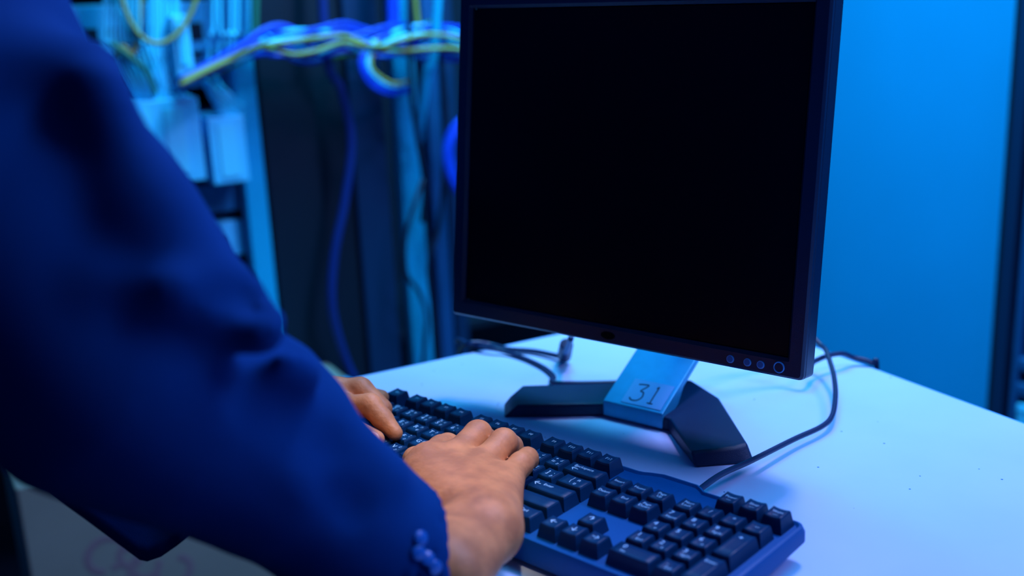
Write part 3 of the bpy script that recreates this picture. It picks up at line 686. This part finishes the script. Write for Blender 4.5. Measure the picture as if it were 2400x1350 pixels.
rk('back_panel', -1.90, -1.895, -.45, .112, ZF + .02, ZF + H, M['rackdark'], ra, o_)
def unit(name, b0, b1, z0, z1, m, label, cat, ports=0, dp=.25, a1=-1.385, labels=0, grp=None, split=None):
    e = empty(name, AB(a1 - dp / 2, (b0 + b1) / 2, z0), (0, 0, TH)); tag(e, label, cat, grp)
    obj('chassis', bx((0, 0, (z1 - z0) / 2), (dp, b1 - b0, z1 - z0)), m, e, bevel=.002)
    for k in range(ports):
        y = (k + .5) / ports * (b1 - b0) * .9 - (b1 - b0) * .45
        if ports: obj('port', bx((dp / 2 + .0008, y, (z1 - z0) * .40), (.003, (b1 - b0) / ports * .6, (z1 - z0) * .36)), M['port'], e)
    if labels:
        for y, w_ in labels: obj('label_strip', bx((dp / 2 + .0012, y, (z1 - z0) * .5), (.002, w_, (z1 - z0) * .8)), M['paper'], e)
    return e
unit('patch_panel', -.44, .108, .300, .385, M['unit'], 'pale patch panel high in the open rack above the cable bundle', 'patch panel', 14)
unit('network_switch', -.44, .108, .238, .290, M['unitdark'], 'dark network switch tangled in white cords in the open rack', 'network switch', 18)
unit('media_converter', -.30, .035, .085, .228, M['unit'], 'pale equipment box with two bright labels, left half of the open rack', 'equipment box', 0, a1=-1.31, labels=((.065, .035), (.125, .034)))
unit('media_converter', .045, .108, .075, .190, M['unit'], 'small bright equipment box beside the rack post, below the cord tangle', 'equipment box', 0, a1=-1.30, labels=((.0, .032),))
unit('blank_unit', -.44, .108, .010, .062, M['unitdark'], 'grey blank panel under the bright equipment boxes', 'panel', 0)
unit('patch_panel', -.44, .108, -.075, -.010, M['unit'], 'lower patch panel with dark plugs near the sleeve edge', 'patch panel', 9)
unit('network_switch', -.44, .108, -.17, -.095, M['unitdark'], 'lowest dark switch in the open rack, mostly behind the sleeve', 'network switch', 10)
t = empty('cable_duct', R_(424, 110, .03), (0, 0, TH)); tag(t, 'upright white cable duct in the middle of the open rack', 'cable duct')
obj('duct_body', bx((0, 0, 0), (.03, .030, .105)), M['paper'], t, bevel=.004); obj('duct_cover', bx((.017, 0, .005), (.004, .014, .07)), M['cwht'], t, bevel=.001)
# white patch cords in the open rack
def cord(pts, r, m, label, group, name='network_cable'): return cable(name, pts, r, m, label, 'cable', group, n=8)
for i in range(9):
    x0 = 246 + 9 * i; cord([R_(x0 + 20, -650, .03), R_(x0 - 2 + i, 30, .035 + .003 * i), R_(x0 + 8 + 2 * i, 100, .04), R_(x0 + 34 + 2 * i, 175, .03), R_(x0 + 80, 250, .01)], .0026, M['cwht'], 'thin white patch cord hanging beside the shoulder', 'white cords hanging at the left of the open rack')
for i in range(10):
    x0 = 352 + 7 * i; cord([R_(x0 - 4, -650, .01), R_(x0 + random.uniform(-6, 6), 60, .02), R_(x0 + 6, 150, .02), R_(x0 + 20 + random.uniform(-8, 8), 240, .02), R_(x0 + 34, 300, .005)], .0032, M['cwht'], 'white patch cord falling straight down the middle of the open rack', 'white cords down the middle of the open rack')
for i in range(12):
    x0 = 500 + 8 * i; y0 = 165 + 12 * (i % 6)
    cord([R_(462 + 5 * i, y0 - 10, .015), R_(492 + 4 * i, y0 + 32, .03), R_(532 + 2 * i, y0 + 60, .035), R_(572, y0 + 82 + 2 * i, .012)], .0028, M['cwht'], 'short white patch cord in the slanting tangle beside the rack post', 'white cords tangled beside the rack post')
for i in range(8):
    x0 = 480 + 14 * i; cord([R_(x0, -650, .01), R_(x0 + 6, 20, .02), R_(x0 + 4 + random.uniform(-10, 10), 80, .02), R_(x0 - 6, 150, .008)], .0036, M['cwht'] if i % 3 else M['unitdark'], 'pale patch cord dropping above the blue cable bundle', 'pale cords above the bundle')
cord([R_(345, -650, .05), R_(325, 60, .05), R_(285, 110, .05), R_(262, 140, .03)], .0045, M['cyel'], 'yellow-green cable arching down to the left in the open rack', None)
cord([R_(262, 100, .05), R_(300, 130, .055), R_(340, 165, .05), R_(365, 220, .03)], .0045, M['cgrn'], 'green cable slanting down to the right beside the shoulder', None)
cord([R_(606, -650, .03), R_(600, 20, .03), R_(592, 80, .03)], .005, M['cgrn'], 'dull green cable dropping beside the rack post at the top', None)
cord([R_(590, -650, .0), R_(450, 25, .06), R_(290, 14, .06), R_(250, -650, .02)], .004, M['cyel'], 'yellow cable looping across the top of the open rack', None)
# closed cabinet next to it
cb = empty('closed_cabinet', AB(-1.64, .275, ZF), (0, 0, TH)); tag(cb, 'closed dark cabinet between the open rack and the pale posts', 'cabinet'); o_ = (-1.64, .275)
rk('cabinet_body', -1.90, -1.38, .152, .400, ZF + .0005, ZF + H, M['rackdark'], cb, o_)
rk('door_panel', -1.379, -1.365, .160, .262, ZF + .05, ZF + H - .03, M['rackdark'], cb, o_, .003); rk('door_panel', -1.379, -1.366, .330, .398, ZF + .05, ZF + H - .03, M['rackmid'], cb, o_, .003)
# rack of pale posts
rb = empty('post_rack', AB(-1.64, .75, ZF), (0, 0, TH)); tag(rb, 'rack with pale vertical posts beside the monitor\'s left edge', 'rack'); o_ = (-1.64, .75)
rk('post', -1.39, -1.35, .418, .462, ZF + .02, ZF + H, M['post'], rb, o_, .004)
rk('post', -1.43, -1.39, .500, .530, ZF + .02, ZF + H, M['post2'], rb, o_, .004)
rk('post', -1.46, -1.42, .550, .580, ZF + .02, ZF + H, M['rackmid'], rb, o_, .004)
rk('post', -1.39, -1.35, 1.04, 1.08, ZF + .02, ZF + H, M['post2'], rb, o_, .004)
rk('back_panel', -1.90, -1.895, .42, 1.08, ZF + .02, ZF + H, M['rackdark'], rb, o_)
rk('rack_base', -1.90, -1.35, .42, 1.08, ZF + .0005, ZF + .02, M['rackdark'], rb, o_); rk('rack_top', -1.90, -1.35, .42, 1.08, ZF + H, ZF + H + .02, M['rackdark'], rb, o_)
rk('shelf', -1.88, -1.47, .43, 1.07, -.34, -.32, M['rackdark'], rb, o_)
# the bundle of blue and yellow cables between the racks
def wav(i, ph, amp): return amp * math.sin(i * 1.15 + ph)
gb, gy = 'blue cables in the bundle between the racks', 'yellow cables in the bundle between the racks'
xs = [430, 500, 560, 610, 650, 700, 750, 800, 850, 900, 950, 1010, 1075, 1160]
cy = [192, 158, 128, 100, 92, 98, 104, 98, 102, 96, 88, 92, 108, 130]
for i in range(17):
    ph = random.uniform(0, 6.3); oy = random.uniform(-32, 32); pts = []; da = random.uniform(.03, .10); da = .11 if i in (8, 12) else da
    for k, (x, y) in enumerate(zip(xs, cy)):
        s = .30 + .70 * min(1, max(0, (x - 480) / 150)); pts.append(R_(x + wav(k, ph + 2, 9), y + oy * s + wav(k, ph, 15 * s), da + .012 * math.sin(k + ph)))
    yl = i in (3, 8, 12, 15)
    cord(pts, .0042 if not yl else .0038, M['cyel'] if yl else M['cblue'] if i % 5 else M['cwht'], 'yellow network cable woven through the blue bundle' if yl else 'blue network cable in the sagging bundle that crosses the background' if i % 5 else 'pale cyan network cable in the bundle that crosses the background', gy if yl else gb if i % 5 else 'pale cables in the bundle between the racks', 'network_cable')
for i, (m_, dx) in enumerate(((M['cblue'], 0), (M['cwht'], 9), (M['cyel'], 16), (M['cblue'], -8))):
    cord([R_(868 + dx, 95, .09), R_(852 + dx, 150, .10), R_(872 + dx, 190 - dx * .7, .10), R_(915 + dx * .5, 212 - dx, .09), R_(965, 205 - dx, .03)], .0042, m_, ('outer blue', 'pale', 'yellow', 'outermost dark-edged blue')[i] + ' cable hanging in a loop below the bundle by the post', None, 'network_cable')
for i, xx in enumerate((905, 914, 922)):
    cord([R_(xx, -650, .06), R_(xx + 8, 20, .07), R_(xx + 22, 70, .08), R_(xx + 60, 95, .08), R_(xx + 30, 130, .07)], .0045, M['cblue'], 'blue cable coming down from above into the bundle by the post', 'blue cables dropping into the bundle', 'network_cable')
cord([R_(950, -650, .05), R_(975, 20, .06), R_(1010, 55, .07), R_(1075, 88, .06)], .0048, M['cyel'], 'olive cable slanting down to the right above the bundle, by the monitor', None, 'network_cable')
cord([R_(1050, -650, .09), R_(1022, 60, .10), R_(1000, 180, .09), R_(984, 290, .06), R_(982, 330, .03)], .0085, M['post'], 'thick pale cable hanging in front of the bundle beside the monitor', None, 'thick_cable')
cord([R_(735, -650, .03), R_(760, 80, .05), R_(800, 210, .05), R_(823, 330, .05), R_(808, 470, .05), R_(783, 600, .05), R_(778, 720, .05), R_(805, 830, .04), R_(835, 900, .04)], .0085, M['cdark'], 'dark blue cable hanging in a long curve over the closed cabinet', None, 'thick_cable')
cord([R_(992, 420, .05), R_(968, 490, .06), R_(950, 560, .06), R_(952, 640, .06), R_(985, 690, .05), R_(1000, 760, .04), R_(985, 900, .04)], .0042, M['cblk'], 'thin black cable snaking over the pale post', None, 'black_cable')
cord([R_(965, -650, .06), R_(960, 110, .10), R_(975, 300, .06), R_(995, 430, .05), R_(990, 520, .04)], .005, M['cblk'], 'black cable running down beside the pale post through the bundle', None, 'black_cable')
cord([R_(1030, 120, .05), R_(1045, 300, .05), R_(1030, 520, .05), R_(1005, 620, .05), R_(1020, 760, .04), R_(1040, 900, .04)], .0048, M['cblk'], 'black cable curving between the posts close to the monitor', None, 'black_cable')
# blue coil hung on the rack behind the monitor
cl = empty('cable_coil', R_(1100, 370, .10), (0, 0, TH)); tag(cl, 'coil of bright blue cable peeking out behind the monitor\'s left edge', 'cable coil')
bm = bmesh.new(); tube(bm, [(.002 * math.sin(k), (.038 + .0022 * (k // 24)) * math.cos(k * math.pi / 12), (.066 + .0022 * (k // 24)) * math.sin(k * math.pi / 12)) for k in range(24 * 6)], .0065, 8, 2)
obj('loop', bm, M['cblue'], cl, smooth=True)
bm = bmesh.new(); box(bm, (0, 0, .075), (.03, .014, .024)); obj('cable_tie', bm, M['cblk'], cl, bevel=.003)
# dark rack at the far right
dr = empty('dark_rack', AB(-.60, 1.42, ZF), (0, 0, TH)); tag(dr, 'dark network rack at the right edge against the blue wall', 'rack'); o_ = (-.60, 1.42)
def onb(px, py, Bv):
    r = ray(px, py); t_ = (Bv - CAM.dot(B_)) / r.dot(B_); q = CAM + r * t_; return q.dot(A_), q.z
a0 = onb(2322, 800, 1.25)[0]
rk('side_panel', a0, a0 + .02, 1.25, 1.62, ZF + .001, ZF + H, M['rackdark'], dr, o_)
rk('post', a0 + .02, a0 + .045, 1.235, 1.26, ZF + .02, ZF + H, M['rackmid'], dr, o_, .003)
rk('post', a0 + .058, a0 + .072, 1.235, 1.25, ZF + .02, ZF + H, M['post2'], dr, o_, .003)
rk('back_panel', a0 + .02, a0 + .6, 1.60, 1.61, ZF + .001, ZF + H, M['rackdark'], dr, o_)
rk('side_panel', a0 + .6, a0 + .62, 1.25, 1.62, ZF + .001, ZF + H, M['rackdark'], dr, o_)
rk('rack_top', a0, a0 + .62, 1.25, 1.62, ZF + H, ZF + H + .02, M['rackdark'], dr, o_)
rk('equipment_panel', a0 + .085, a0 + .58, 1.262, 1.5, -.1, .62, M['rackdark'], dr, o_)
rk('equipment_panel', a0 + .085, a0 + .58, 1.262, 1.5, -.42, -.30, M['unitdark'], dr, o_)
for k, (px, py) in enumerate(((2392, 845), (2394, 905), (2397, 955), (2396, 985))):
    a_, z_ = onb(px, py, 1.255); o = rk('plug', a_, a_ + .05, 1.236, 1.262, z_ - .012, z_ + .012, M['unit'] if k > 1 else M['post2'], dr, o_, .004)
